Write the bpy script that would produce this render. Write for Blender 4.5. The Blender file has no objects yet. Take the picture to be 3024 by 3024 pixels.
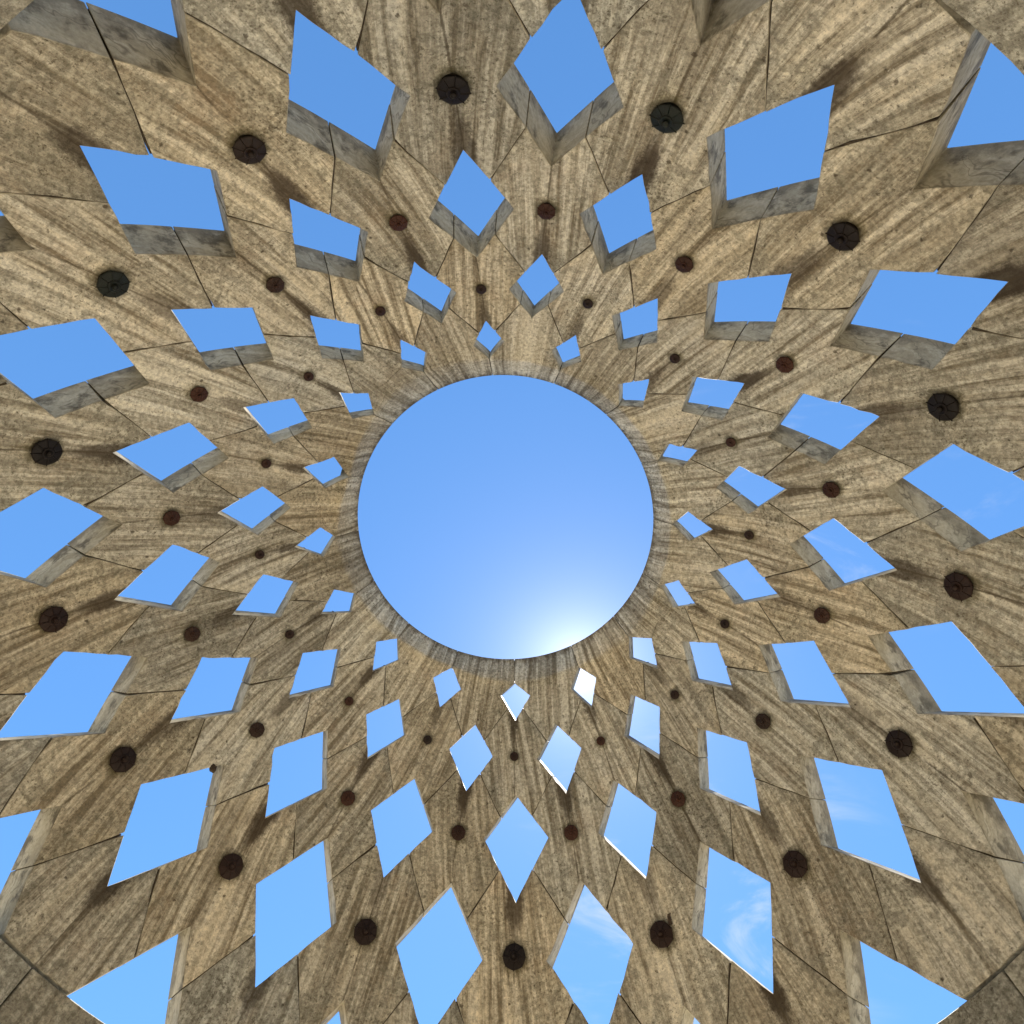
import bpy, math, random
from mathutils import Vector, Matrix

# ------------------------------------------------------------------ camera, sky, sun, exposure
R = 3.0                       # inner radius of the dome, metres
EYE = 1.6
ZC = EYE + 0.6743 * R         # height of the dome's centre
scene = bpy.context.scene
C = scene.collection
cam_data = bpy.data.cameras.new('camera')
cam = bpy.data.objects.new('camera', cam_data)
C.objects.link(cam)
cam_data.sensor_width = 36.0
cam_data.lens = 1929.76 / 3024 * 36.0
cam_data.clip_start = 0.05
cam_data.clip_end = 3000
right = Vector((-0.99727868, -0.05548238, 0.04854841))
up = Vector((-0.04051563, 0.96261384, 0.26783032))
back = -Vector((0.06159323, -0.2651345, 0.96224216))
m = Matrix((right, up, back)).transposed().to_4x4()
m.translation = Vector((-0.1296 * R, 0.4939 * R, EYE))
cam.matrix_world = m
scene.camera = cam

SUN_DIR = Vector((-0.0303, -0.4853, 0.8738)).normalized()
SUN_EL = math.asin(SUN_DIR.z)
world = bpy.data.worlds.new('World')
scene.world = world
world.use_nodes = True
wn, wl = world.node_tree.nodes, world.node_tree.links
wn.clear()
w_out = wn.new('ShaderNodeOutputWorld')
w_bg = wn.new('ShaderNodeBackground')
w_bg.inputs['Strength'].default_value = 0.081
sky = wn.new('ShaderNodeTexSky')
sky.sky_type = 'NISHITA'
sky.sun_disc = False
sky.sun_elevation = SUN_EL
sky.sun_rotation = math.atan2(SUN_DIR.x, SUN_DIR.y)
sky.altitude = 0
sky.air_density = 1.0
sky.dust_density = 0.08
sky.ozone_density = 10.0


def w_new(kind, **kw):
    n = wn.new(kind)
    for k, v in kw.items():
        setattr(n, k, v)
    return n


# thin cirrus: stretched noise, thicker in one bank of the sky south of the sun
tc = w_new('ShaderNodeTexCoord')
mp = w_new('ShaderNodeMapping')
mp.inputs['Rotation'].default_value = (0.0, 0.0, math.radians(38))
mp.inputs['Scale'].default_value = (2.2, 5.0, 3.0)
wl.new(tc.outputs['Generated'], mp.inputs['Vector'])
nz = w_new('ShaderNodeTexNoise')
nz.inputs['Scale'].default_value = 2.3
nz.inputs['Detail'].default_value = 9
nz.inputs['Roughness'].default_value = 0.62
nz.inputs['Distortion'].default_value = 1.1
wl.new(mp.outputs['Vector'], nz.inputs['Vector'])
cr = w_new('ShaderNodeMapRange', interpolation_type='SMOOTHSTEP')
cr.inputs['From Min'].default_value = 0.50
cr.inputs['From Max'].default_value = 0.78
wl.new(nz.outputs['Fac'], cr.inputs['Value'])
dt = w_new('ShaderNodeVectorMath', operation='DOT_PRODUCT')
dt.inputs[1].default_value = Vector((-0.165, -0.690, 0.705)).normalized()
wl.new(tc.outputs['Generated'], dt.inputs[0])
bank = w_new('ShaderNodeMapRange', interpolation_type='SMOOTHSTEP')
bank.inputs['From Min'].default_value = 0.965
bank.inputs['From Max'].default_value = 0.995
wl.new(dt.outputs['Value'], bank.inputs['Value'])
cm = w_new('ShaderNodeMath', operation='MULTIPLY')
wl.new(cr.outputs['Result'], cm.inputs[0])
dt2 = w_new('ShaderNodeVectorMath', operation='DOT_PRODUCT')
dt2.inputs[1].default_value = Vector((-0.38, -0.22, 0.90)).normalized()
wl.new(tc.outputs['Generated'], dt2.inputs[0])
bank2 = w_new('ShaderNodeMapRange', interpolation_type='SMOOTHSTEP')
bank2.inputs['From Min'].default_value = 0.965
bank2.inputs['From Max'].default_value = 0.998
bank2.inputs['To Max'].default_value = 0.55
wl.new(dt2.outputs['Value'], bank2.inputs['Value'])
both = w_new('ShaderNodeMath', operation='MAXIMUM')
wl.new(bank.outputs['Result'], both.inputs[0])
wl.new(bank2.outputs['Result'], both.inputs[1])
wl.new(both.outputs[0], cm.inputs[1])
cmul = w_new('ShaderNodeMath', operation='MULTIPLY')
wl.new(cm.outputs[0], cmul.inputs[0])
cmul.inputs[1].default_value = 0.55
mix = w_new('ShaderNodeMix', data_type='RGBA')
wl.new(cmul.outputs[0], mix.inputs['Factor'])
# the camera's tone curve on a deep blue sky: softer range, fuller colour
gam = w_new('ShaderNodeGamma')
gam.inputs['Gamma'].default_value = 0.75
wl.new(sky.outputs['Color'], gam.inputs['Color'])
hsv = w_new('ShaderNodeHueSaturation')
hsv.inputs['Saturation'].default_value = 1.20
wl.new(gam.outputs['Color'], hsv.inputs['Color'])
# aureole round the sun
sd = w_new('ShaderNodeVectorMath', operation='DOT_PRODUCT')
sd.inputs[1].default_value = SUN_DIR
wl.new(tc.outputs['Generated'], sd.inputs[0])
acs = w_new('ShaderNodeMath', operation='ARCCOSINE')
wl.new(sd.outputs['Value'], acs.inputs[0])
fall = w_new('ShaderNodeMath', operation='MULTIPLY')
wl.new(acs.outputs[0], fall.inputs[0])
fall.inputs[1].default_value = -1.0 / math.radians(2.9)
ex = w_new('ShaderNodeMath', operation='EXPONENT')
wl.new(fall.outputs[0], ex.inputs[0])
glow = w_new('ShaderNodeMix', data_type='RGBA', blend_type='ADD', clamp_factor=False)
wl.new(hsv.outputs['Color'], glow.inputs['A'])
glow.inputs['B'].default_value = (3.5, 3.35, 3.1, 1)
wl.new(ex.outputs[0], glow.inputs['Factor'])
wl.new(glow.outputs['Result'], mix.inputs['A'])
mix.inputs['B'].default_value = (2.7, 2.8, 3.0, 1)
wl.new(mix.outputs['Result'], w_bg.inputs['Color'])
wl.new(w_bg.outputs['Background'], w_out.inputs['Surface'])

sun_data = bpy.data.lights.new('sun', 'SUN')
sun_data.energy = 5.0
sun_data.angle = math.radians(0.53)
sun_data.color = (1.0, 0.95, 0.87)
sun = bpy.data.objects.new('sun', sun_data)
sun.rotation_euler = SUN_DIR.to_track_quat('Z', 'Y').to_euler()
sun.location = (0, 0, 40)
C.objects.link(sun)

scene.view_settings.view_transform = 'Standard'
scene.view_settings.look = 'None'
scene.view_settings.exposure = 2.15
scene.view_settings.gamma = 1.0
scene.view_settings.use_curve_mapping = False
scene.cycles.max_bounces = 8
scene.cycles.diffuse_bounces = 4
scene.cycles.glossy_bounces = 2
scene.cycles.use_denoising = True
scene.cycles.caustics_reflective = False
scene.cycles.caustics_refractive = False

# ------------------------------------------------------------------ measured lattice of the dome
# polar angles (rad) of each ring's inner tip, side corners, outer tip, and half width of its openings
LEV = {1: dict(I=0.4416, S=0.4761, O=0.5403, w=0.0859),
       2: dict(I=0.5498, S=0.626, O=0.7209, w=0.1013),
       3: dict(I=0.7167, S=0.8239, O=0.9541, w=0.1113),
       4: dict(I=0.9227, S=1.0685, O=1.2282, w=0.1166),
       5: dict(I=1.1933, S=1.3739, w=0.1153)}
PROF_T = [.3, .4416, .4761, .545, .626, .719, .824, .938, 1.0685, 1.21, 1.374, 1.6]
PROF_M = [1.0, 1.0238, 1.019, 1.0128, 1.0059, .990, .9837, .980, .9824, .9977, 1.0207, 1.0207]
DEPTH_T = [.44, .58, .75, 1.0, 1.25]      # the stones are thinner towards the oculus
DEPTH_M = [.050, .067, .080, .085, .090]
RIM_R, RIM_Z = 0.3924, 0.985          # oculus edge
# how far each hand-set corner strays from the regular lattice: (down, clockwise) in 1e-4 rad
STRAY = {
    'I1': [(-18,-58), (-48,-34), (-82,-50), (-97,-42), (-65,-39), (-53,-43), (33,-105), (-59,-195), (-31,-66), (-211,23), (-160,84), (-47,93), (-8,42), (-210,22), (-18,115), (80,49)],
    'I2': [(21,-25), (-6,3), (-29,-25), (34,-56), (-73,52), (31,-66), (96,-194), (54,-106), (-1,-19), (-5,50), (-41,79), (55,96), (-18,8), (-18,56), (60,51), (25,-3)],
    'I3': [(-105,-32), (-56,46), (-73,23), (-70,43), (62,-22), (-21,-6), (38,25), (89,-46), (23,-75), (-38,16), (-57,62), (14,67), (54,92), (-52,75), (5,50), (114,37)],
    'I4': [(13,-6), (-40,3), (22,-9), (6,-36), (12,-10), (-44,42), (71,27), (-11,-72), (25,-44), (-79,40), (-10,19), (84,22), (8,-13), (-26,6), (45,24), (-35,-24)],
    'I5': [(-56,0), (1,14), (20,12), (14,-11), (-5,-23), (-73,33), (57,55), (36,-9), (31,-48), (-23,4), (-22,-23), (3,6), (37,-32), (-12,-14), (-19,21), (-5,3)],
    'A1': [(29,1), (27,2), (15,-50), (-13,9), (-12,-13), (-4,3), (136,-131), (40,-133), (-29,-87), (-71,10), (-81,85), (-61,122), (25,-7), (-69,1), (13,124), (127,74)],
    'A2': [(-49,-1), (-63,32), (-32,-15), (-67,19), (-16,12), (0,-31), (-3,-89), (28,-70), (-12,-19), (-16,75), (-42,66), (14,58), (9,-46), (-78,-26), (33,57), (103,20)],
    'A3': [(-80,-44), (104,11), (-61,-32), (-20,30), (-30,-13), (-15,-7), (-29,62), (87,15), (-26,-73), (-33,-12), (-16,22), (-8,47), (63,26), (-34,-16), (-22,34), (100,38)],
    'A4': [(26,19), (8,-8), (5,10), (-15,-9), (-18,-20), (-70,-10), (8,19), (29,-27), (36,-33), (-36,20), (-28,2), (11,8), (42,-42), (-39,-17), (-21,17), (17,-28)],
    'A5': [(0,-9), (0,5), (0,-14), (0,3), (0,-6), (0,10), (0,42), (0,15), (0,-15), (0,-2), (0,-8), (0,-10), (0,-8), (0,-6), (0,4), (0,-23)],
    'C1': [(87,-63), (14,-39), (-12,-36), (92,-126), (23,-46), (135,-92), (87,-145), (43,-183), (-59,-81), (-126,35), (-69,81), (39,97), (4,-14), (-50,59), (120,84), (171,-38)],
    'C2': [(101,-9), (-28,-12), (-33,-12), (-29,8), (-23,-1), (35,-60), (122,-107), (75,-83), (-40,-36), (-8,47), (-14,79), (45,67), (-52,-6), (-19,17), (74,29), (-48,-45)],
    'C3': [(-4,4), (-28,-3), (-25,37), (-67,17), (-13,9), (-31,20), (83,40), (73,-83), (-17,-71), (-27,16), (-21,52), (41,41), (-23,3), (-62,2), (47,45), (19,-20)],
    'C4': [(-15,2), (9,29), (49,-16), (-10,-16), (-38,-40), (9,25), (85,4), (86,-100), (8,-14), (-2,16), (5,18), (38,-47), (-13,-37), (-63,10), (43,42), (-27,13)],
    'C5': [(0,2), (0,0), (0,4), (0,-4), (0,-4), (0,33), (0,28), (0,-6), (0,-10), (0,-2), (0,-21), (0,-1), (0,-9), (0,-2), (0,-3), (0,-11)],
    'O1': [(-9,-43), (-48,7), (-26,-47), (-59,-20), (-38,-15), (-45,-43), (101,-127), (39,-109), (-55,-70), (-126,-12), (-89,48), (-41,113), (37,-6), (-55,24), (5,111), (102,11)],
    'O2': [(-1,18), (-26,-1), (-23,1), (11,1), (-8,-23), (-4,-6), (69,-34), (56,-72), (-61,-61), (-46,64), (-23,63), (78,49), (4,7), (-18,35), (64,42), (-4,-53)],
    'O3': [(-33,23), (0,-6), (-17,5), (-13,12), (-12,-4), (-38,0), (5,44), (25,-35), (30,-64), (-63,4), (-39,5), (14,21), (25,-59), (-29,-1), (-5,30), (41,-33)],
    'O4': [(-2,8), (31,7), (-5,10), (0,-16), (-31,-10), (-34,52), (40,28), (32,-38), (7,-18), (-31,-5), (-20,-10), (22,-12), (13,-24), (-25,3), (-3,10), (-2,-24)],
    'B2': [(-30,-51), (-13,-5), (-34,-38), (-57,-18), (-11,-36), (-60,3), (5,-48), (17,-56), (-23,-27), (-106,31), (-15,63), (12,116), (36,17), (-31,16), (-6,81), (132,15)],
    'B3': [(34,1), (-3,-9), (-4,-23), (-15,-32), (-17,-22), (-67,36), (49,11), (-57,-39), (-91,-26), (-55,57), (-29,59), (35,53), (-15,12), (-25,70), (90,92), (4,-13)],
    'B4': [(18,34), (65,-1), (52,-19), (33,-29), (13,-45), (-57,-2), (6,26), (15,-15), (-3,-34), (-37,17), (-7,20), (4,9), (55,-25), (9,-1), (-2,50), (73,5)],
}
rng = random.Random(7)


def rho(t):
    if t <= PROF_T[0]:
        return PROF_M[0]
    for i in range(len(PROF_T) - 1):
        if t <= PROF_T[i + 1]:
            f = (t - PROF_T[i]) / (PROF_T[i + 1] - PROF_T[i])
            return PROF_M[i] + f * (PROF_M[i + 1] - PROF_M[i])
    return PROF_M[-1]


def thick(t):
    if t <= DEPTH_T[0]:
        return DEPTH_M[0] * R
    for i in range(len(DEPTH_T) - 1):
        if t <= DEPTH_T[i + 1]:
            f = (t - DEPTH_T[i]) / (DEPTH_T[i + 1] - DEPTH_T[i])
            return (DEPTH_M[i] + f * (DEPTH_M[i + 1] - DEPTH_M[i])) * R
    return DEPTH_M[-1] * R


def point(t, p, depth=0.0):
    """world position of polar angle t, bearing p; depth is metres outward from the inner face"""
    q = rho(t) * R + depth
    return Vector((-q * math.sin(t) * math.sin(p), q * math.sin(t) * math.cos(p), ZC + q * math.cos(t)))


def ang(ring, j):
    return math.radians(j * 22.5 + (11.25 if ring % 2 == 0 else 0))


def corner(kind, ring, j, ref=None):
    """(t, p) of a corner of opening j of a ring; bearing unwrapped next to ref"""
    jj = j % 16
    base = ang(ring, j)
    t = LEV[ring]['S'] if kind in 'AC' else LEV[ring][kind]
    p = base + LEV[ring]['w'] * {'A': -1, 'C': 1}.get(kind, 0)
    d = STRAY[kind + str(ring)][jj]
    return (t + d[0] * 1e-4, p + d[1] * 1e-4 / math.sin(t))


def mid(a, b, f=0.5):
    """point a fraction f along the great circle from a to b, so that edges are straight"""
    x = math.sin(a[0]) * math.sin(a[1]) * (1 - f) + math.sin(b[0]) * math.sin(b[1]) * f
    y = math.sin(a[0]) * math.cos(a[1]) * (1 - f) + math.sin(b[0]) * math.cos(b[1]) * f
    z = math.cos(a[0]) * (1 - f) + math.cos(b[0]) * f
    p = math.atan2(x, y)
    while p < a[1] - math.pi:
        p += 2 * math.pi
    while p > a[1] + math.pi:
        p -= 2 * math.pi
    return (math.atan2(math.hypot(x, y), z), p)


# ------------------------------------------------------------------ materials
def new_mat(name):
    mt = bpy.data.materials.new(name)
    mt.use_nodes = True
    mt.node_tree.nodes.clear()
    return mt


class NT:
    """small helper to wire shader nodes"""
    def __init__(self, mt):
        self.n, self.l = mt.node_tree.nodes, mt.node_tree.links

    def node(self, kind, ins=None, **kw):
        x = self.n.new(kind)
        for k, v in kw.items():
            setattr(x, k, v)
        for k, v in (ins or {}).items():
            if hasattr(v, 'is_output') or isinstance(v, bpy.types.NodeSocket):
                self.l.new(v, x.inputs[k])
            else:
                x.inputs[k].default_value = v
        return x

    def math(self, op, a, b=0.0, c=None, clamp=False):
        ins = {0: a, 1: b}
        if c is not None:
            ins[2] = c
        return self.node('ShaderNodeMath', ins, operation=op, use_clamp=clamp).outputs[0]

    def attr(self, name, kind='GEOMETRY'):
        return self.node('ShaderNodeAttribute', attribute_name=name, attribute_type=kind).outputs['Fac']

    def noise(self, vec, scale, detail=4, rough=0.55, dist=0.0):
        return self.node('ShaderNodeTexNoise', {'Vector': vec, 'Scale': scale, 'Detail': detail, 'Roughness': rough, 'Distortion': dist}).outputs['Fac']

    def step(self, v, lo, hi, a=0.0, b=1.0):
        return self.node('ShaderNodeMapRange', {'Value': v, 'From Min': lo, 'From Max': hi, 'To Min': a, 'To Max': b}, interpolation_type='SMOOTHSTEP').outputs['Result']

    def mix(self, f, a, b, mode='MIX'):
        x = self.node('ShaderNodeMix', data_type='RGBA', blend_type=mode)
        for sock, v in ((x.inputs['Factor'], f), (x.inputs['A'], a), (x.inputs['B'], b)):
            if isinstance(v, bpy.types.NodeSocket):
                self.l.new(v, sock)
            elif isinstance(v, (int, float)):
                sock.default_value = v
            else:
                sock.default_value = tuple(v) + (1.0,)
        return x.outputs['Result']

    def vec(self, x, y, z):
        return self.node('ShaderNodeCombineXYZ', {0: x, 1: y, 2: z}).outputs[0]

    def scale(self, v, s):
        return self.node('ShaderNodeVectorMath', {0: v, 1: s}, operation='MULTIPLY').outputs[0]

    def add(self, a, b):
        return self.node('ShaderNodeVectorMath', {0: a, 1: b}, operation='ADD').outputs[0]

    def finish(self, color, rough, height=None, dist=0.01, strength=1.0, metallic=0.0, spec=0.25):
        b = self.node('ShaderNodeBsdfPrincipled', {'Base Color': color, 'Roughness': rough, 'Metallic': metallic, 'Specular IOR Level': spec})
        if height is not None:
            bm = self.node('ShaderNodeBump', {'Height': height, 'Distance': dist, 'Strength': strength})
            self.l.new(bm.outputs[0], b.inputs['Normal'])
        o = self.node('ShaderNodeOutputMaterial')
        self.l.new(b.outputs[0], o.inputs['Surface'])


def stone_face_material():
    mt = new_mat('weathered_stone_face')
    t = NT(mt)
    u, v, vn = t.attr('u_m'), t.attr('v_m'), t.attr('v_n')
    arm, lip, grey = t.attr('arm'), t.attr('lip'), t.attr('low')
    rnd = t.node('ShaderNodeObjectInfo').outputs['Random']
    turn = t.attr('grain_turn', 'OBJECT')
    off = t.math('MULTIPLY', rnd, 61.0)
    flat = t.vec(u, v, off)
    fan = t.math('MULTIPLY_ADD', u, t.attr('grain_fan', 'OBJECT'), turn)
    rot = t.node('ShaderNodeVectorRotate', {'Vector': flat, 'Angle': fan}, rotation_type='Z_AXIS').outputs[0]
    # slow waviness so that the bands of the marble are not ruled lines
    wav = t.node('ShaderNodeTexNoise', {'Vector': t.scale(rot, (3.2, 1.8, 1.0)), 'Scale': 1.0, 'Detail': 3}).outputs['Color']
    wav = t.node('ShaderNodeVectorMath', {0: wav, 1: (0.5, 0.5, 0.5)}, operation='SUBTRACT').outputs[0]
    g = t.add(rot, t.scale(wav, (0.012, 0.05, 0.0)))
    s1 = t.noise(t.scale(g, (24, 0.9, 1)), 1.0, 4, 0.58)
    band = t.noise(t.scale(g, (13, 1.1, 1)), 1.0, 4, 0.6)
    fine = t.noise(t.scale(g, (56, 3.0, 1)), 1.0, 6, 0.70)
    big = t.noise(t.add(rot, (7.3, 2.1, 0)), 2.6, 4, 0.55)
    blot = t.noise(t.add(flat, (3.1, 9.2, 0)), 15.0, 7, 0.68)
    grn = t.noise(flat, 42.0, 6, 0.75)
    grit = t.noise(flat, 95.0, 5, 0.7)
    # ---- colour of the stone itself: cream, tan and brown bands like a cut marble
    mott = t.attr('mottle', 'OBJECT')            # 0 banded slab .. 1 cloudy slab
    rough_edge = t.math('MULTIPLY', t.math('SUBTRACT', blot, 0.5), 0.55)
    tone0 = t.math('ADD', t.math('MULTIPLY', s1, 0.66), t.math('MULTIPLY', fine, 0.34))
    tone0 = t.math('ADD', tone0, t.math('MULTIPLY', rough_edge, 0.22))
    tone0 = t.math('ADD', tone0, t.math('MULTIPLY', t.math('SUBTRACT', grn, 0.5), 0.13))
    col = t.mix(t.step(tone0, 0.40, 0.49), (0.170, 0.138, 0.092), (0.345, 0.302, 0.225))
    col = t.mix(t.step(tone0, 0.495, 0.575), col, (0.545, 0.49, 0.385))
    warm = t.step(t.noise(t.add(g, (1.7, 5.0, 3.0)), 3.1, 3), 0.52, 0.72)
    col = t.mix(t.math('MULTIPLY', warm, 0.18), col, (0.38, 0.26, 0.16))
    cl = t.step(t.math('ADD', t.noise(t.scale(g, (8, 0.55, 1)), 1.0, 5, 0.6), t.math('MULTIPLY', rough_edge, 0.25)), 0.52, 0.61)
    cl = t.math('MULTIPLY', cl, t.math('MULTIPLY_ADD', mott, -0.4, 0.75))
    col = t.mix(cl, col, (0.58, 0.505, 0.375))
    # thin dark seams follow the contour of a stretched noise
    for sx, sy, seed, wd, amt in ((13.0, 0.8, 0.0, 0.016, 0.40), (26.0, 2.2, 4.0, 0.018, 0.35)):
        s = t.noise(t.scale(t.add(g, (seed, seed * .7, seed)), (sx, sy, 1)), 1.0, 4, 0.6)
        line = t.step(t.math('ABSOLUTE', t.math('SUBTRACT', s, 0.52)), 0.0, wd, 1.0, 0.0)
        brk = t.step(t.noise(t.add(g, (seed, 3, 1)), 11.0, 4), 0.46, 0.58)
        col = t.mix(t.math('MULTIPLY', t.math('MULTIPLY', line, brk), amt), col, (0.082, 0.062, 0.038))
    wx = t.step(t.noise(t.scale(t.add(g, (9.0, 4.0, 2.0)), (5.0, 1.3, 1)), 1.0, 5, 0.62), 0.50, 0.70)
    col = t.mix(t.math('MULTIPLY', wx, 0.50), col, (0.165, 0.138, 0.098))
    # grain: every patch is gritty
    gr = t.step(grn, 0.30, 0.70, 0.68, 1.28)
    col = t.mix(1.0, col, t.node('ShaderNodeCombineColor', {0: gr, 1: gr, 2: gr}).outputs[0], 'MULTIPLY')
    # ---- weathering
    gm = t.math('ADD', t.math('MULTIPLY', arm, 0.13), t.math('MULTIPLY', grey, 0.10))
    gm = t.math('ADD', gm, t.math('MULTIPLY', mott, 0.09))
    gm = t.math('ADD', gm, t.math('MULTIPLY', big, 0.55))
    gm = t.math('ADD', gm, t.math('MULTIPLY', blot, 0.55))
    grime = t.step(gm, 0.66, 0.92)
    grey_col = t.mix(t.step(grn, 0.36, 0.62), (0.20, 0.183, 0.14), (0.43, 0.405, 0.32))
    col = t.mix(t.math('MULTIPLY', grime, 0.58), col, grey_col)
    lich = t.step(t.math('ADD', t.math('MULTIPLY', blot, 0.9), t.math('MULTIPLY', gm, 0.38)), 0.76, 0.84)
    col = t.mix(t.math('MULTIPLY', lich, 0.4), col, (0.095, 0.082, 0.055))
    speck = t.step(t.math('ADD', grit, t.math('MULTIPLY', rough_edge, -0.3)), 0.31, 0.42, 1.0, 0.0)
    col = t.mix(t.math('MULTIPLY', speck, t.math('MULTIPLY_ADD', arm, 0.35, 0.40)), col, (0.09, 0.07, 0.045))
    # pits and lost chips
    vor = t.node('ShaderNodeTexVoronoi', {'Vector': t.add(flat, t.scale(wav, (0.09, 0.09, 0))), 'Scale': 17.0, 'Randomness': 1.0})
    vc = t.node('ShaderNodeSeparateColor', {0: vor.outputs['Color']})
    sel = t.step(vc.outputs[0], 0.55, 0.57)
    size = t.math('MULTIPLY_ADD', vc.outputs[1], 0.16, 0.02)
    pit = t.math('ADD', vor.outputs['Distance'], t.math('MULTIPLY', t.math('SUBTRACT', grit, 0.5), 0.45))
    pit = t.math('MULTIPLY', sel, t.step(t.math('SUBTRACT', pit, size), -0.05, 0.05, 1.0, 0.0))
    pit = t.math('MULTIPLY', pit, t.step(blot, 0.42, 0.56))
    col = t.mix(t.math('MULTIPLY', pit, 0.8), col, (0.07, 0.05, 0.03))
    # grime gathered along the arrises and joints
    bd = t.attr('border')
    bn = t.math('ADD', t.math('MULTIPLY', blot, 0.6), t.math('MULTIPLY', big, 0.6))
    be = t.step(t.math('ADD', t.math('MULTIPLY', bd, t.math('MULTIPLY_ADD', arm, -0.25, 1.0)), t.math('MULTIPLY', t.math('SUBTRACT', bn, 0.6), 1.0)), 0.80, 1.12)
    col = t.mix(t.math('MULTIPLY', be, 0.38), col, (0.105, 0.083, 0.05))
    pep = t.step(t.math('ADD', t.noise(t.add(flat, (8.0, 1.0, 0)), 60.0, 4, 0.7), t.math('MULTIPLY', t.math('SUBTRACT', big, 0.5), -0.35)), 0.30, 0.44, 1.0, 0.0)
    col = t.mix(t.math('MULTIPLY', pep, 0.82), col, (0.085, 0.067, 0.042))
    scuff = t.step(t.noise(t.scale(t.add(flat, (2.0, 17.0, 0)), (1.0, 0.6, 1)), 26.0, 5, 0.7), 0.66, 0.72)
    col = t.mix(t.math('MULTIPLY', scuff, 0.55), col, (0.60, 0.55, 0.44))
    # run-off: dirt that water carries from the lowest tip of the opening above down to the boss
    amt = t.attr('run_off', 'OBJECT')
    edge = t.noise(t.vec(t.math('MULTIPLY', u, 11.0), t.math('MULTIPLY', v, 4.0), off), 2.0, 6, 0.7)
    ragged = t.math('SUBTRACT', t.math('ADD', t.math('MULTIPLY', edge, 0.6), t.math('MULTIPLY', grn, 0.4)), 0.5)
    au = t.math('ABSOLUTE', t.math('ADD', u, t.math('MULTIPLY', t.math('SUBTRACT', band, 0.5), 0.03)))
    size_ = t.attr('size', 'OBJECT')
    d1 = t.math('DIVIDE', t.math('ADD', au, t.math('MULTIPLY', ragged, 0.10)), size_)
    run = t.math('SUBTRACT', t.math('MULTIPLY_ADD', t.step(vn, 0.1, 1.0), 0.046, 0.016), d1)
    run = t.step(run, -0.028, 0.022)
    run = t.math('MULTIPLY', run, t.step(vn, 0.0, 0.75, 0.12, 1.0))
    run = t.math('MULTIPLY', t.math('MULTIPLY', run, t.step(vn, -0.02, 0.05)), amt)
    d2 = t.math('ADD', t.math('ABSOLUTE', t.math('ADD', u, t.math('MULTIPLY', t.math('SUBTRACT', band, 0.5), 0.010))), t.math('MULTIPLY', ragged, 0.018))
    run2 = t.step(d2, 0.0015, 0.0095, 1.0, 0.0)
    run2 = t.math('MULTIPLY', t.math('MULTIPLY', run2, t.attr('crease', 'OBJECT')), t.step(t.noise(flat, 5.0, 3), 0.30, 0.50))
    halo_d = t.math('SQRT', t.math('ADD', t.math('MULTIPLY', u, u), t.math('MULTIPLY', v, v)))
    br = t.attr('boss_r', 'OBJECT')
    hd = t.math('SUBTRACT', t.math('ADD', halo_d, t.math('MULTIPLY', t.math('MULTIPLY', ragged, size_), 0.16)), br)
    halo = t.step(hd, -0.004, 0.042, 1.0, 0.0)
    col = t.mix(t.math('MULTIPLY', run, 0.92), col, (0.034, 0.022, 0.012))
    col = t.mix(t.math('MULTIPLY', run2, 0.75), col, (0.06, 0.043, 0.024))
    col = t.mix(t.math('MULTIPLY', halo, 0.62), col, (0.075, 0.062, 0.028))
    # rough dirty lip of the oculus
    lipn = t.noise(t.scale(flat, (30, 13, 1)), 1.0, 6, 0.72)
    lf = t.step(t.math('ADD', lip, t.math('MULTIPLY', t.math('SUBTRACT', lipn, 0.5), 1.3)), 0.74, 1.08)
    col = t.mix(t.math('MULTIPLY', lf, 0.85), col, (0.085, 0.060, 0.034))
    hue = t.math('FRACT', t.math('MULTIPLY', rnd, 7.31), 0.0)
    tone = t.math('MULTIPLY_ADD', rnd, 0.36, 0.90)
    col = t.mix(1.0, col, t.node('ShaderNodeCombineColor', {0: t.math('MULTIPLY', tone, t.math('MULTIPLY_ADD', hue, 0.08, 0.925)), 1: tone, 2: t.math('MULTIPLY', tone, t.math('MULTIPLY_ADD', hue, -0.14, 1.11))}).outputs[0], 'MULTIPLY')
    # ---- relief
    h = t.math('MULTIPLY', fine, 0.35)
    h = t.math('ADD', h, t.math('MULTIPLY', grit, 0.35))
    h = t.math('ADD', h, t.math('MULTIPLY', t.math('ADD', blot, grn), 0.5))
    h = t.math('SUBTRACT', h, t.math('MULTIPLY', pit, 0.8))
    h = t.math('ADD', h, t.math('MULTIPLY', t.math('MULTIPLY', lipn, lip), 1.2))
    t.finish(col, 0.82, h, 0.012, 0.75)
    return mt


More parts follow.
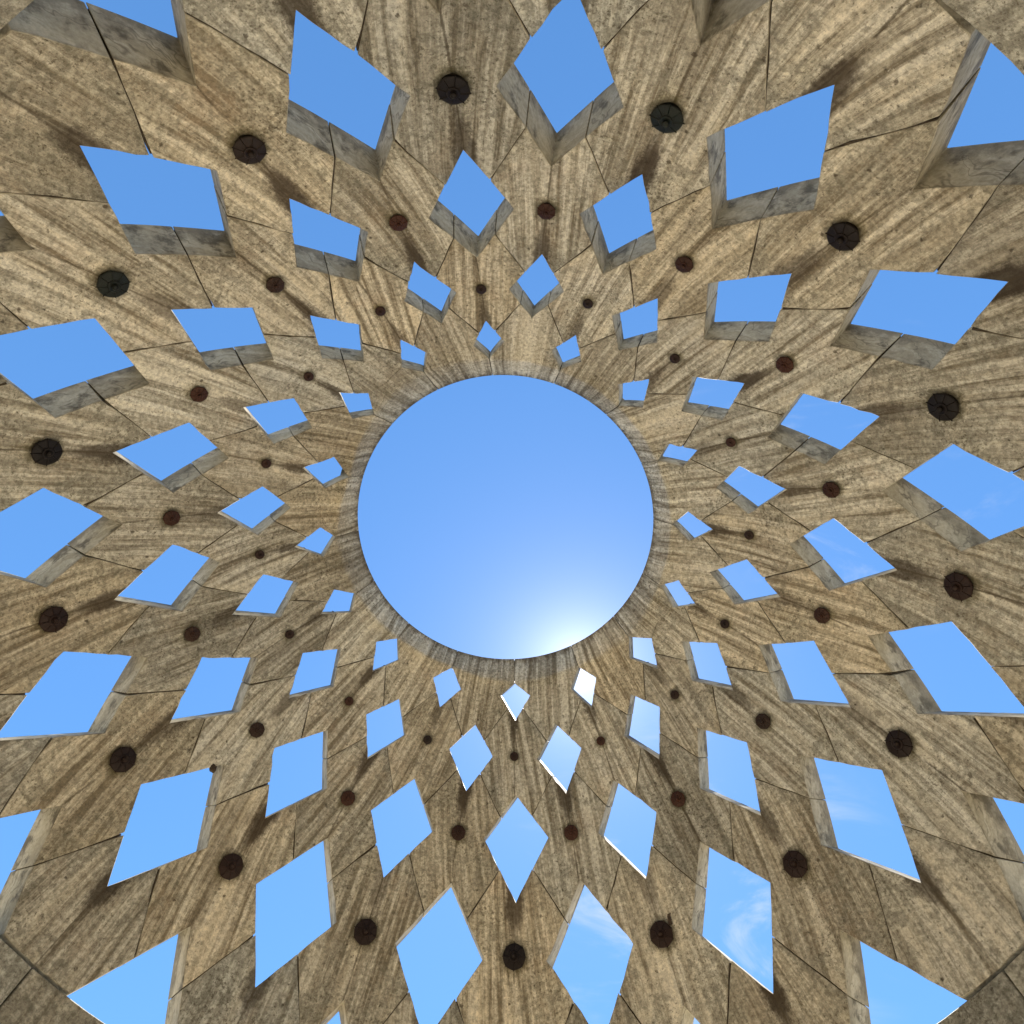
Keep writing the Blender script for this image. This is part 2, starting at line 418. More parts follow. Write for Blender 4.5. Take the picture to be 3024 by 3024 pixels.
def stone_cut_material():
    """sawn sides of the blocks inside the openings: greyer, cleaner, veined aslant"""
    mt = new_mat('sawn_stone_side')
    t = NT(mt)
    rnd = t.node('ShaderNodeObjectInfo').outputs['Random']
    oc = t.node('ShaderNodeTexCoord').outputs['Object']
    p = t.add(oc, t.vec(t.math('MULTIPLY', rnd, 33.0), 0.0, 0.0))
    p = t.node('ShaderNodeVectorRotate', {'Vector': p, 'Axis': (0.4, 0.8, 0.3), 'Angle': 0.9}, rotation_type='AXIS_ANGLE').outputs[0]
    wav = t.noise(p, 4.0, 3)
    p2 = t.add(p, t.vec(t.math('MULTIPLY', wav, 0.25), 0.0, 0.0))
    band = t.noise(t.scale(p2, (16, 2.0, 2.6)), 1.0, 5, 0.6)
    fine = t.noise(t.scale(p2, (60, 6, 8)), 1.0, 4, 0.6)
    blot = t.noise(p, 9.0, 6, 0.65)
    col = t.mix(t.step(band, 0.38, 0.66), (0.36, 0.33, 0.255), (0.52, 0.49, 0.40))
    col = t.mix(t.step(fine, 0.54, 0.75, 0.0, 0.35), col, (0.17, 0.14, 0.09))
    yel = t.step(t.noise(t.add(p, (5.0, 2.0, 9.0)), 2.6, 4), 0.42, 0.62)
    col = t.mix(t.math('MULTIPLY', yel, 0.40), col, (0.43, 0.38, 0.265))
    line = t.step(t.math('ABSOLUTE', t.math('SUBTRACT', t.noise(t.scale(p2, (7, 1.2, 1.6)), 1.0, 3), 0.5)), 0.0, 0.012, 1.0, 0.0)
    col = t.mix(t.math('MULTIPLY', line, 0.55), col, (0.10, 0.085, 0.06))
    grn = t.noise(p, 45.0, 6, 0.75)
    gr = t.step(grn, 0.28, 0.72, 0.80, 1.18)
    col = t.mix(1.0, col, t.node('ShaderNodeCombineColor', {0: gr, 1: gr, 2: gr}).outputs[0], 'MULTIPLY')
    col = t.mix(t.step(blot, 0.52, 0.68, 0.0, 0.75), col, (0.085, 0.076, 0.055))
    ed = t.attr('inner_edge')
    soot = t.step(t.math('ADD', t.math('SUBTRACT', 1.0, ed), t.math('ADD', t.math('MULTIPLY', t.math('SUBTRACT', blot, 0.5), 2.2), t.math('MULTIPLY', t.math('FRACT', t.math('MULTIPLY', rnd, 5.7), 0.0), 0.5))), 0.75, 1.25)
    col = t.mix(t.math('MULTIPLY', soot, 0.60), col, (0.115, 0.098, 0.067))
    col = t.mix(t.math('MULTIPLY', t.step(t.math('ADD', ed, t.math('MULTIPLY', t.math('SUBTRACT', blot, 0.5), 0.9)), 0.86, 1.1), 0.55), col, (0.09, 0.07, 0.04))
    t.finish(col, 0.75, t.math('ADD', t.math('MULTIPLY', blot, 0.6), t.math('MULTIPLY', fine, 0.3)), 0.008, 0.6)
    return mt


def plain_mat(name, c1, c2, scale, rough, metallic=0.0, bump=0.004, spec=0.25):
    mt = new_mat(name)
    t = NT(mt)
    oc = t.node('ShaderNodeTexCoord').outputs['Object']
    rnd = t.node('ShaderNodeObjectInfo').outputs['Random']
    p = t.add(oc, t.vec(t.math('MULTIPLY', rnd, 20.0), 0.0, 0.0))
    a = t.noise(p, scale, 6, 0.65)
    col = t.mix(t.step(a, 0.38, 0.64), c1, c2)
    t.finish(col, rough, t.noise(p, scale * 4, 5, 0.7), bump, 0.6, metallic, spec)
    return mt


def boss_material():
    """cast metal, black brown, some with rust and some with verdigris"""
    mt = new_mat('corroded_bronze')
    t = NT(mt)
    oc = t.node('ShaderNodeTexCoord').outputs['Object']
    rust, green = t.attr('rust', 'OBJECT'), t.attr('green', 'OBJECT')
    sd = t.attr('seed', 'OBJECT')
    p = t.add(oc, t.vec(t.math('MULTIPLY', sd, 31.0), 0.0, 0.0))
    a = t.noise(p, 26.0, 5, 0.65)
    b = t.noise(t.add(p, (4, 1, 2)), 55.0, 5, 0.7)
    col = t.mix(t.step(a, 0.35, 0.68), (0.003, 0.0022, 0.002), (0.011, 0.007, 0.0055))
    col = t.mix(t.math('MULTIPLY', rust, t.step(b, 0.36, 0.62)), col, (0.085, 0.028, 0.014))
    col = t.mix(t.math('MULTIPLY', green, t.step(a, 0.42, 0.62)), col, (0.014, 0.027, 0.021))
    t.finish(col, 0.5, t.math('ADD', t.math('MULTIPLY', a, 0.5), t.math('MULTIPLY', b, 0.5)), 0.004, 0.7, 0.0, 0.22)
    return mt


def ground_material():  # unseen paving, made pale to throw light up into the dome
    mt = new_mat('pale_bounce_paving')
    t = NT(mt)
    oc = t.node('ShaderNodeTexCoord').outputs['Object']
    br = t.node('ShaderNodeTexBrick', {'Vector': oc, 'Scale': 1.0, 'Color1': (0.56, 0.49, 0.37, 1), 'Color2': (0.50, 0.435, 0.325, 1), 'Mortar': (0.24, 0.20, 0.15, 1), 'Mortar Size': 0.008, 'Brick Width': 0.9, 'Row Height': 0.6})
    n = t.noise(oc, 1.7, 6, 0.6)
    col = t.mix(t.step(n, 0.4, 0.7, 0.0, 0.45), br.outputs['Color'], (0.36, 0.30, 0.21))
    t.finish(col, 0.85, t.noise(oc, 40, 4), 0.003, 0.5)
    return mt


M_FACE = stone_face_material()
M_CUT = stone_cut_material()
M_MORTAR = plain_mat('dark_old_mortar', (0.028, 0.021, 0.014), (0.07, 0.054, 0.036), 30, 0.95)
M_BOSS = boss_material()
M_PIER = plain_mat('pier_stone', (0.30, 0.25, 0.17), (0.42, 0.35, 0.25), 5, 0.85)
M_NEST = plain_mat('dried_mud', (0.035, 0.026, 0.02), (0.075, 0.055, 0.04), 40, 0.95)
M_GROUND = ground_material()
M_FLOOR = plain_mat('dull_bounce_floor', (0.24, 0.19, 0.13), (0.33, 0.27, 0.19), 1.5, 0.8)  # unseen floor, dulled to cut the bounce onto the shell's south half
M_EARTH = plain_mat('dim_bounce_earth', (0.06, 0.047, 0.03), (0.10, 0.078, 0.05), 0.8, 0.95)  # unseen earth, kept dark so less light bounces onto the south half


# ------------------------------------------------------------------ object helpers
def obj(name, mesh, parent=None, loc=None):
    o = bpy.data.objects.new(name, mesh)
    C.objects.link(o)
    if parent is not None:
        o.parent = parent
    if loc is not None:
        o.location = loc
    return o


def mesh_of(name, verts, faces, mats, smooth=False):
    me = bpy.data.meshes.new(name)
    me.from_pydata([tuple(v) for v in verts], [], faces)
    for mt in mats:
        me.materials.append(mt)
    if smooth:
        me.polygons.foreach_set('use_smooth', [True] * len(me.polygons))
    return me


def thing(name, label, cat, loc=(0, 0, 0)):
    o = bpy.data.objects.new(name, None)
    C.objects.link(o)
    o.location = loc
    o['label'] = label
    o['category'] = cat
    return o


dome = thing('stone_dome', 'weathered beige stone lattice dome with rings of diamond openings and a round oculus', 'dome')


# ------------------------------------------------------------------ the stones of the lattice
N_SUB = 4
FOLD = 0.014            # how far a node's centre line lies behind its arms, metres
GAP = 0.0024            # half width of a joint, metres


class Block:
    """collects the inner face as a grid of (t, p) points, then thickens it outward"""
    def __init__(self, origin_t, origin_p, v_in, v_out, low):
        self.tp, self.quads, self.data = [], [], []
        self.ot, self.op, self.v_in, self.v_out, self.low = origin_t, origin_p, v_in, v_out, low

    def vert(self, pos, t, p, arm, lip, extra=0.0):
        k = next((i for i, w in enumerate(self.tp) if (w - pos).length_squared < 1e-7), None)
        if k is None:
            k = len(self.tp)
            rr = rho(t) * R
            u = (p - self.op) * math.sin(t) * rr
            v = (self.ot - t) * rr + extra
            vn = (self.ot - t) / (self.ot - self.v_in) if t < self.ot else (self.ot - t) / (self.v_out - self.ot)
            self.tp.append(pos)
            out = Vector((pos.x, pos.y, pos.z - ZC)).normalized()
            self.data.append((u, v, vn, arm, lip, out, t))
        return k

    def patch(self, a, b, c, d, n=N_SUB, arms=(0, 0, 0, 0), fn=None, folds=(0, 0, 0, 0)):
        """bilinear patch a-b-c-d in (t, p); fn maps (t, p, row fraction) to a position and lip value"""
        idx = []
        for i in range(n + 1):
            f = i / n
            row = []
            for k in range(n + 1):
                g = k / n
                q0 = mid(a, b, g)
                q1 = mid(d, c, g)
                q = mid(q0, q1, f)
                arm = (arms[0] * (1 - g) + arms[1] * g) * (1 - f) + (arms[3] * (1 - g) + arms[2] * g) * f
                fold = (folds[0] * (1 - g) + folds[1] * g) * (1 - f) + (folds[3] * (1 - g) + folds[2] * g) * f
                if fn:
                    pos, lip = fn(q, f)
                else:
                    pos, lip = point(*q, fold * FOLD), 0.0
                row.append(self.vert(pos, q[0], q[1], arm, lip, 0.22 * lip))
            idx.append(row)
        for i in range(n):
            for k in range(n):
                f4 = [idx[i][k], idx[i][k + 1], idx[i + 1][k + 1], idx[i + 1][k]]
                f4 = [x for q, x in enumerate(f4) if x != f4[q - 1]]
                if len(set(f4)) >= 3:
                    self.quads.append(f4)

    def build(self, name, parent, thick_fn, cut_joint):
        n = len(self.tp)
        # orient faces towards the dome's axis (inner side)
        quads = []
        for q in self.quads:
            a, b, c = (self.tp[i] for i in q[:3])
            nrm = (b - a).cross(c - a)
            ctr = (a + b + c) / 3
            quads.append(q if nrm.dot(Vector((0, 0, ZC)) - ctr) > 0 else q[::-1])
        edges = {}
        for q in quads:
            for i in range(len(q)):
                edges[(q[i], q[(i + 1) % len(q)])] = True
        border = [e for e in edges if (e[1], e[0]) not in edges]
        # pull joint edges back by the gap
        centre = sum(self.tp, Vector()) / n
        move = [Vector() for _ in range(n)]
        for a, b in border:
            if cut_joint(self.data[a], self.data[b]):
                d = (self.tp[b] - self.tp[a]).normalized()
                out = self.data[a][5]
                side = out.cross(d)
                if side.dot(self.tp[a] - self.tp[b] + 2 * (centre - self.tp[a])) < 0:
                    side = -side
                # the inward side is left of the edge for inner-facing loops
                side = (-out).cross(d)
                for v in (a, b):
                    if move[v].length < GAP * 0.5:
                        move[v] = side.normalized() * GAP
        pts = [self.tp[i] + move[i] for i in range(n)]
        # uneven arrises, millimetres
        bv = {v for e in border for v in e}
        base = pts[0] * 0 + centre
        org = point(self.ot, self.op)
        east = Vector((-math.cos(self.op), -math.sin(self.op), 0))
        outv = self.out0
        north = outv.cross(east).normalized()
        if north.z < 0:
            north = -north
        rotm = Matrix((east, north, east.cross(north))).transposed()
        inv = rotm.inverted()
        verts, faces = [], []
        cut = {v for e in border if cut_joint(self.data[e[0]], self.data[e[1]]) for v in e}
        free = {v for e in border if not cut_joint(self.data[e[0]], self.data[e[1]]) for v in e}
        for i in range(n):
            j = Vector((rng.uniform(-1, 1), rng.uniform(-1, 1), rng.uniform(-1, 1))) * (0.0022 if i in bv else 0.0008)
            # broken arrises: most often where a joint meets an opening
            bite = 0.0
            if i in cut and i in free:
                bite = rng.choice((0.0, 0.0, 0.0, 0.005, 0.010))
            elif i in free and rng.random() < 0.10:
                bite = rng.uniform(0.004, 0.012)
            elif i in cut and rng.random() < 0.15:
                bite = rng.uniform(0.002, 0.006)
            bite *= self.chip
            if self.data[i][4] > 0.8:
                j = j * 0.0
            if bite and self.data[i][4] < 0.9:
                j += (centre - pts[i]).normalized() * bite + self.data[i][5] * bite * 0.6
            verts.append(inv @ (pts[i] + j - org))
        for i in range(n):
            verts.append(inv @ (thick_fn(pts[i], self.data[i]) - org))
        faces += quads
        nf = len(faces)
        faces += [[i + n for i in q][::-1] for q in quads]
        nb = len(faces)
        for a, b in border:
            faces.append([b, a, a + n, b + n])
        me = mesh_of(name, verts, faces, [M_FACE, M_CUT])
        mi = [0] * nf + [1] * (len(faces) - nf)
        me.polygons.foreach_set('material_index', mi)
        me.polygons.foreach_set('use_smooth', [True] * nb + [False] * (len(faces) - nb))
        at = me.attributes.new('border', 'FLOAT', 'POINT')
        at.data.foreach_set('value', [1.0 if i in bv else 0.0 for i in range(n)] * 2)
        for k, nm in enumerate(('u_m', 'v_m', 'v_n', 'arm', 'lip')):
            at = me.attributes.new(nm, 'FLOAT', 'POINT')
            at.data.foreach_set('value', [d[k] for d in self.data] * 2)
        at = me.attributes.new('inner_edge', 'FLOAT', 'POINT')
        at.data.foreach_set('value', [1.0] * n + [0.0] * n)
        at = me.attributes.new('low', 'FLOAT', 'POINT')
        at.data.foreach_set('value', [self.low] * (2 * n))
        for e in me.edges:
            a, c = e.vertices
            if a < n and c < n and abs(self.data[a][0]) < 0.004 and abs(self.data[c][0]) < 0.004:
                e.use_edge_sharp = True
        o = obj(name, me, parent)
        o.matrix_world = Matrix.Translation(org) @ rotm.to_4x4()
        if self.rimmed:
            return o
        bev = o.modifiers.new('worn_arris', 'BEVEL')
        bev.width = 0.0026
        bev.segments = 1
        bev.limit_method = 'ANGLE'
        bev.angle_limit = math.radians(40)
        return o


def neighbours(k, j):
    """indices of the openings left, right, inside and outside node (k, j)"""
    if k % 2:
        return j, j + 1
    return j - 1, j


def node_angle(k, j):
    return math.radians(j * 22.5 + (11.25 if k % 2 else 0))


BOSS_R = {2: 0.034, 3: 0.0525, 4: 0.0775}
BOSS_AT = {}
mortar_v, mortar_f = [], []


def mortar_strip(a, b, n=3, depth0=0.007, depth1=None, half=0.005, trim=0.035):
    """a recessed fillet of mortar along the joint from a to b"""
    depth1 = thick(0.5 * (a[0] + b[0])) - 0.012 if depth1 is None else depth1
    a2, b2 = mid(a, b, trim), mid(b, a, trim)
    base = len(mortar_v)
    for i in range(n + 1):
        q = mid(a2, b2, i / n)
        t1 = mid(a2, b2, min(1, i / n + 0.01))
        t0 = mid(a2, b2, max(0, i / n - 0.01))
        d = (point(*t1) - point(*t0)).normalized()
        o_ = point(*q, 1.0) - point(*q)
        s = d.cross(o_).normalized() * half
        for dep in (depth0, depth1):
            mortar_v.append(point(*q, dep) - s)
            mortar_v.append(point(*q, dep) + s)
    for i in range(n):
        x, y = base + 4 * i, base + 4 * i + 4
        mortar_f.extend([[x, x + 1, y + 1, y], [x + 2, y + 2, y + 3, x + 3], [x, y, y + 2, x + 2], [x + 1, x + 3, y + 3, y + 1]])
    e = base + 4 * n
    mortar_f.extend([[base, base + 2, base + 3, base + 1], [e, e + 1, e + 3, e + 2]])


def lip_pos(q, f):
    """rim of the oculus: the inner face curls upward into a short vertical lip (f = 0 at the edge)"""
    t1 = q[0]
    x1 = rho(t1) * math.sin(t1)
    z1 = rho(t1) * math.cos(t1)
    cx = RIM_R + 0.60 * (x1 - RIM_R)
    cz = z1 + 0.34 * (RIM_Z - z1)
    r = (1 - f) ** 2 * RIM_R + 2 * f * (1 - f) * cx + f * f * x1
    z = (1 - f) ** 2 * RIM_Z + 2 * f * (1 - f) * cz + f * f * z1
    return Vector((-r * R * math.sin(q[1]), r * R * math.cos(q[1]), ZC + z * R)), (1 - f)


TH = thick(LEV[5]['S'])


def make_node(k, j):
    jl, jr = neighbours(k, j)
    pn = node_angle(k, j)
    inn = corner('O', k - 1, j) if k > 1 else None
    out = corner('I', k + 1, j) if k < 5 else (LEV[5]['S'], pn)
    st = STRAY.get('B' + str(k))
    ct, cp = LEV[k]['S'], pn
    if st:
        ct += st[j % 16][0] * 1e-4
        cp += st[j % 16][1] * 1e-4 / math.sin(ct)
    if k == 5:
        ct = 0.5 * (inn[0] + out[0])
    N = (ct, cp)
    BOSS_AT[(k, j)] = N
    v_in = inn[0] if inn else 0.40
    v_out = out[0]
    whole = None
    for side in (1, -1):
        jd = jr if side > 0 else jl
        near = 'A' if side > 0 else 'C'      # the corner of the side opening that faces this node
        far = 'C' if side > 0 else 'A'       # the corner of the inner / outer opening on this side
        A = corner(near, k, jd)
        I = corner('I', k, jd)
        b = whole if whole else Block(N[0], N[1], v_in, v_out, (k - 1) / 4)
        whole = b
        b.chip = {1: .12, 2: .3, 3: .6, 4: .9, 5: 1.1}[k]
        b.rimmed = k == 1
        b.out0 = (point(*N, 1.0) - point(*N)).normalized()
        m2 = mid(I, A, 0.5)
        if k > 1:
            m1 = mid(inn, corner(far, k - 1, j), 0.5)
            b.patch(inn, m1, m2, N, arms=(0, 1, 1, 0), folds=(.5, 0, 0, 1))
            b.patch(N, m2, A, A, arms=(0, 1, 0, 0), folds=(1, 0, 0, 0))
            mortar_strip(m1, m2)
        else:
            pd = ang(1, jd)
            Id = (I[0], I[1])
            tn = 0.5 * (corner('I', 1, jl)[0] + corner('I', 1, jr)[0])
            Nx = (tn, pn)
            rows = 6
            idx = None

            def fn(q, f):
                return lip_pos(q, f)
            b.patch((tn, pn), (I[0], I[1]), Id, Nx, n=6, arms=(0, 0, 0, 0), fn=fn)
            b.patch(Nx, Id, A, N, n=6, arms=(0, .6, .4, 0), folds=(0, 0, 0, 1))
        if k < 5:
            m3 = mid(A, corner('O', k, jd), 0.5)
            m4 = mid(out, corner(far, k + 1, j), 0.5)
            b.patch(N, A, m3, m3, arms=(0, 0, 1, 1), folds=(1, 0, 0, 0))
            b.patch(N, m3, m4, out, arms=(0, 1, 1, 0), folds=(1, 0, 0, .4))
        else:
            b.patch(N, A, (LEV[5]['S'], A[1]), out, arms=(0, 1, 1, 0.4), folds=(1, 0, 0, 1))

        def is_joint(d0, d1, k=k):
            # joints: the cuts across the arms (arm ~ 1)
            if d0[3] > 0.99 and d1[3] > 0.99:
                return True
            if k == 1 and abs(d0[4] - d1[4]) > 1e-4:
                return True
            return False

        def outer(pos, d):
            if d[4] <= 0:
                # near the oculus the openings are cut a little askew
                skew = min(1.0, max(0.0, (0.72 - d[6]) / 0.22))
                return pos + d[5] * thick(d[6]) + Vector((0, -0.017 * skew, 0))
            # the top of the rim runs almost level from the oculus edge to the outer shell
            hor = Vector((pos.x, pos.y, 0)).normalized()
            f = 1 - d[4]
            r = RIM_R * R + 0.004 + f * (0.460 - RIM_R) * R
            return Vector((hor.x * r, hor.y * r, ZC + (RIM_Z + 0.002 + f * (-0.008)) * R))
        if side > 0:
            continue
        o = b.build('stone_block', dome, outer, is_joint)
        o['grain_turn'] = math.radians(rng.uniform(-13, 13))
        o['grain_fan'] = -rng.uniform(0.0, 0.35)
        o['mottle'] = rng.random()
        o['run_off'] = rng.uniform(0.55, 1.0) if k > 1 else 0.0
        o['crease'] = rng.choice((0.4, 0.8, 1.0)) if k > 1 else 0.0
        o['size'] = {1: .5, 2: .55, 3: .75, 4: 1.0, 5: 1.1}[k]
        o['boss_r'] = BOSS_R.get(k, -1.0)


for k in range(1, 6):
    for j in range(16):
        make_node(k, j)

# joints at the oculus rim run from each first-ring opening's inner tip to the edge
for j in range(16):
    Id = corner('I', 1, j)
    base = len(mortar_v)
    for i in range(5):
        f = 0.06 + 0.84 * i / 4
        pos, lip = lip_pos((Id[0], Id[1] + 0.0), f)
        o_ = (pos - Vector((0, 0, ZC))).normalized()
        s = Vector((-math.cos(Id[1]), -math.sin(Id[1]), 0)) * 0.006
        hi = 0.85 * (1 - lip) * thick(0.44)
        for dep in (0.006, max(0.010, hi - 0.02)):
            mortar_v.append(pos + o_ * dep - s)
            mortar_v.append(pos + o_ * dep + s)
    for i in range(4):
        x, y = base + 4 * i, base + 4 * i + 4
        mortar_f.extend([[x, x + 1, y + 1, y], [x + 2, y + 2, y + 3, x + 3], [x, y, y + 2, x + 2], [x + 1, x + 3, y + 3, y + 1]])
    e = base + 16
    mortar_f.extend([[base, base + 2, base + 3, base + 1], [e, e + 1, e + 3, e + 2]])
mo = obj('mortar', mesh_of('mortar', mortar_v, mortar_f, [M_MORTAR]), dome)
mo['kind'] = 'stuff'


# ------------------------------------------------------------------ base ring and piers
def ring_block(p0, p1, t0, profile_in, profile_out, n=6):
    """a curved block between two bearings; profiles are lists of (r, z), inner then outer"""
    prof = profile_in + profile_out[::-1]
    verts, faces = [], []
    m_ = len(prof)
    for i in range(n + 1):
        p = p0 + (p1 - p0) * i / n
        for r, z in prof:
            verts.append(Vector((-r * math.sin(p), r * math.cos(p), z)))
    for i in range(n):
        for q in range(m_):
            q2 = (q + 1) % m_
            faces.append([i * m_ + q, i * m_ + q2, (i + 1) * m_ + q2, (i + 1) * m_ + q])
    faces.append(list(range(m_))[::-1])
    faces.append([n * m_ + q for q in range(m_)])
    return verts, faces


tb = LEV[5]['S']
rb = rho(tb) * R * math.sin(tb)
zb = ZC + rho(tb) * R * math.cos(tb)
BASE_H = 0.85
for j in range(16):
    p0 = node_angle(5, j) + 0.0012
    p1 = node_angle(5, j + 1) - 0.0012
    prof_in = [(rb + 0.012, zb - 0.012), (rb + 0.030, zb - 0.30), (rb + 0.04, zb - BASE_H)]
    prof_out = [(rb + TH + 0.03, zb - 0.012), (rb + TH + 0.10, zb - 0.30), (rb + TH + 0.12, zb - BASE_H)]
    vs, fs = ring_block(p0, p1, tb, prof_in, prof_out)
    pm = 0.5 * (p0 + p1)
    org = Vector((-rb * math.sin(pm), rb * math.cos(pm), zb))
    east = Vector((-math.cos(pm), -math.sin(pm), 0))
    rotm = Matrix((east, Vector((0, 0, 1)), east.cross(Vector((0, 0, 1))))).transposed()
    inv = rotm.inverted()
    lv = [inv @ (v - org) for v in vs]
    me = mesh_of('base_block', lv, fs, [M_FACE])
    for nm, fnv in (('u_m', lambda v: v.x), ('v_m', lambda v: v.y), ('v_n', lambda v: -1.0), ('arm', lambda v: 0.9), ('lip', lambda v: 0.0), ('low', lambda v: 1.3)):
        at = me.attributes.new(nm, 'FLOAT', 'POINT')
        at.data.foreach_set('value', [fnv(v) for v in lv])
    # move the run-off and halo away from the middle of the block
    at = me.attributes['u_m']
    at.data.foreach_set('value', [v.x + 4.0 for v in lv])
    o = obj('base_block', me, dome)
    o.matrix_world = Matrix.Translation(org) @ rotm.to_4x4()
    o['grain_turn'] = math.radians(rng.uniform(-12, 12))
    o['grain_fan'] = 0.0
    o['mottle'] = 1.0
    o['run_off'] = o['crease'] = 0.0
    o['size'] = 1.0
    o['boss_r'] = -1.0
    bev = o.modifiers.new('worn_arris', 'BEVEL')
    bev.width = 0.006
    bev.limit_method = 'ANGLE'
    bev.angle_limit = math.radians(40)

zt = zb - BASE_H - 0.004
for j in range(8):
    p = math.radians(j * 45 + 11.25)
    prof = [(0.0, 0.28), (0.14, 0.28), (0.16, 0.20), (0.30, 0.19), (zt - 0.30, 0.165), (zt - 0.16, 0.18), (zt - 0.14, 0.25), (zt, 0.25)]
    vs, fs = [], []
    ns = 20
    for z, r in prof:
        for q in range(ns):
            a = 2 * math.pi * q / ns
            vs.append(Vector((r * math.cos(a), r * math.sin(a), z)))
    for i in range(len(prof) - 1):
        for q in range(ns):
            fs.append([i * ns + q, i * ns + (q + 1) % ns, (i + 1) * ns + (q + 1) % ns, (i + 1) * ns + q])
    fs.append(list(range(ns))[::-1])
    fs.append([(len(prof) - 1) * ns + q for q in range(ns)])
    rp = rb + TH * 0.5 + 0.05
    if j == 0:
        pier_me = mesh_of('pier', vs, fs, [M_PIER])
    obj('pier', pier_me, dome, (-rp * math.sin(p), rp * math.cos(p), 0.0))


# ------------------------------------------------------------------ bosses: cast rosettes bolted over the nodes
def lathe(prof, ns=32, bumps=None):
    vs, fs = [], []
    for r, z in prof:
        for q in range(ns):
            a = 2 * math.pi * q / ns
            rr = r * (1 + (bumps(a) if bumps and r > 0.7 else 0))
            vs.append((rr * math.cos(a), rr * math.sin(a), z))
    for i in range(len(prof) - 1):
        for q in range(ns):
            fs.append([i * ns + q, i * ns + (q + 1) % ns, (i + 1) * ns + (q + 1) % ns, (i + 1) * ns + q])
    fs.append(list(range(ns))[::-1])
    fs.append([(len(prof) - 1) * ns + q for q in range(ns)])
    return vs, fs


def scallop(a):
    return -0.025 + 0.025 * abs(math.cos(4 * a)) ** 2


v_, f_ = lathe([(0.80, -0.45), (0.86, 0.10), (1.0, 0.13), (1.0, 0.19), (0.90, 0.235), (0.70, 0.29), (0.45, 0.345), (0.30, 0.36)], 48, scallop)
disc_me = mesh_of('boss', v_, f_, [M_BOSS], True)
v_, f_ = lathe([(0.40, 0.33), (0.43, 0.40), (0.38, 0.45), (0.30, 0.42), (0.26, 0.40), (0.1, 0.40)], 24)
collar_me = mesh_of('collar', v_, f_, [M_BOSS], True)
v_, f_ = lathe([(0.15, 0.38), (0.20, 0.47), (0.21, 0.55), (0.16, 0.63), (0.07, 0.68), (0.01, 0.70)], 16)
knob_me = mesh_of('knob', v_, f_, [M_BOSS], True)
# one raised rib from the collar to a pointed spike past the rim
rv = []
for x, w, z, h in ((0.40, 0.055, 0.30, 0.10), (0.66, 0.065, 0.24, 0.11), (0.90, 0.075, 0.18, 0.11), (1.0, 0.05, 0.15, 0.10), (1.10, 0.008, 0.20, 0.03)):
    rv += [(x, -w, z), (x, w, z), (x, 0.0, z + h)]
rf = []
for i in range(4):
    a, b = 3 * i, 3 * i + 3
    rf += [[a, a + 1, b + 1, b], [a + 1, a + 2, b + 2, b + 1], [a + 2, a, b, b + 2]]
rf += [[0, 2, 1], [12, 13, 14]]
rib_me = mesh_of('rib', rv, rf, [M_BOSS])


def dress(o, src):
    for key in ('rust', 'green', 'seed'):
        o[key] = src[key]


def make_boss(k, j, N, proto):
    org = point(*N, 0.002)
    z = (point(*N) - point(*N, 1.0)).normalized()
    up_ = Vector((0, 0, 1))
    y = (up_ - z * up_.dot(z)).normalized()
    x = y.cross(z)
    s = BOSS_R[k]
    mat = Matrix.Translation(org) @ Matrix((x, y, z)).transposed().to_4x4() @ Matrix.Rotation(rng.uniform(0, 6.28), 4, 'Z') @ Matrix.Scale(s, 4)
    b = obj('boss', disc_me, dome)
    b.matrix_world = mat
    b['seed'] = rng.random()
    b['rust'] = {4: rng.uniform(0.0, 0.35), 3: rng.uniform(0.45, 1.0), 2: rng.uniform(0.2, 0.7)}[k]
    b['green'] = 0.0
    if (k, j) in ((4, 1), (4, 14)):
        b['green'], b['rust'] = 0.9, 0.05
    elif rng.random() < 0.2:
        b['green'] = 0.35
    for nm, me in (('collar', collar_me), ('knob', knob_me)):
        c = obj(nm, me, b)
        dress(c, b)
    if k > 2:
        for q in range(8):
            c = obj('rib', rib_me, b)
            c.rotation_euler = (0, 0, q * math.pi / 4)
            dress(c, b)


for k in (2, 3, 4):
    for j in range(16):
        make_boss(k, j, BOSS_AT[(k, j)], None)


# ------------------------------------------------------------------ small things caught on the stone
def lump_mesh(name, rx, ry, rz, seed, mat):
    r2 = random.Random(seed)
    ns, nr = 12, 8
    vs, fs = [], []
    for i in range(nr + 1):
        a = math.pi * i / nr
        for q in range(ns):
            b = 2 * math.pi * q / ns
            f = 1 + r2.uniform(-0.14, 0.14)
            vs.append((rx * f * math.sin(a) * math.cos(b), ry * f * math.sin(a) * math.sin(b), rz * math.cos(a)))
    for i in range(nr):
        for q in range(ns):
            fs.append([i * ns + q, i * ns + (q + 1) % ns, (i + 1) * ns + (q + 1) % ns, (i + 1) * ns + q])
    return mesh_of(name, vs, fs, [mat], True)


q = (0.9442, 4.1407)
nest = obj('mud_nest', lump_mesh('mud_nest', 0.022, 0.03, 0.026, 5, M_NEST), None, point(q[0], q[1], 0.012))
nest['label'] = 'small dark lump of dried mud stuck at the upper corner of a diamond opening'
nest['category'] = 'mud nest'
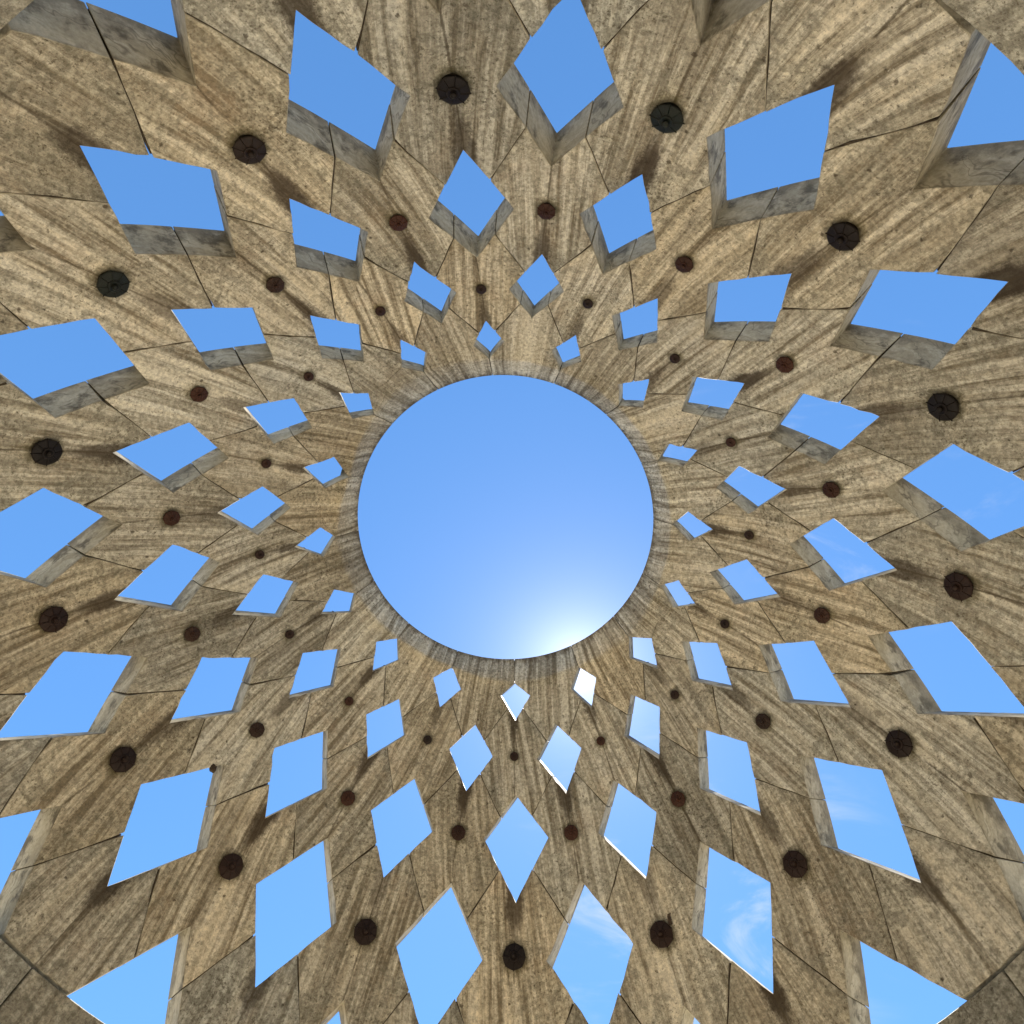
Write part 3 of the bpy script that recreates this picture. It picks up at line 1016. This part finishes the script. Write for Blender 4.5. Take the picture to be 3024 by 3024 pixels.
# bent strip of metal left beside one of the lower bosses
N = BOSS_AT[(4, 7)]
q = (N[0] - 0.021, N[1] - 0.030)
zz = (point(*q) - point(*q, 1.0)).normalized()
path = [(0.0, -0.025, -0.004), (0.004, 0.0, 0.012), (0.012, 0.018, 0.03), (0.02, 0.03, 0.034)]
sv, sf = [], []
for x, y, z in path:
    for dx, dz in ((-0.012, 0), (0.012, 0), (0.012, 0.004), (-0.012, 0.004)):
        sv.append((x + dx, y, z + dz))
for i in range(3):
    for k in range(4):
        sf.append([4 * i + k, 4 * i + (k + 1) % 4, 4 * i + 4 + (k + 1) % 4, 4 * i + 4 + k])
sf += [[3, 2, 1, 0], [12, 13, 14, 15]]
scrap = obj('metal_scrap', mesh_of('metal_scrap', sv, sf, [M_NEST]), None, point(*q, 0.004))
scrap.rotation_euler = zz.to_track_quat('Z', 'Y').to_euler()
scrap['label'] = 'bent dark strip of metal sticking out of the stone beside a round boss'
scrap['category'] = 'metal scrap'

# ------------------------------------------------------------------ unseen ground, pale and dark areas laid out to grade the bounced light
gv, gf = [(0, 0, 0)], []
for i in range(64):
    a = 2 * math.pi * i / 64
    gv.append((600 * math.cos(a), 600 * math.sin(a), 0))
for i in range(64):
    gf.append([0, 1 + i, 1 + (i + 1) % 64])
ground = obj('ground', mesh_of('ground', gv, gf, [M_EARTH]))
ground['kind'] = 'structure'
pv = [(-14, -40, 0.004), (14, -40, 0.004), (14, 3.5, 0.004), (-14, 3.5, 0.004)]
bounce_paving = obj('bounce_paving', mesh_of('bounce_paving', pv, [[0, 1, 2, 3]], [M_GROUND]))  # added on the sun's side, brightens the north half by bounce
bounce_paving['kind'] = 'structure'
fv, ff = [(0, 0, 0.008)], []
for i in range(48):
    a = 2 * math.pi * i / 48
    fv.append((3.55 * math.cos(a), 3.55 * math.sin(a), 0.008))
    ff.append([0, 1 + i, 1 + (i + 1) % 48])
bounce_floor = obj('bounce_floor', mesh_of('bounce_floor', fv, ff, [M_FLOOR]))  # added over the paving to dim the light coming up from below
bounce_floor['kind'] = 'structure'
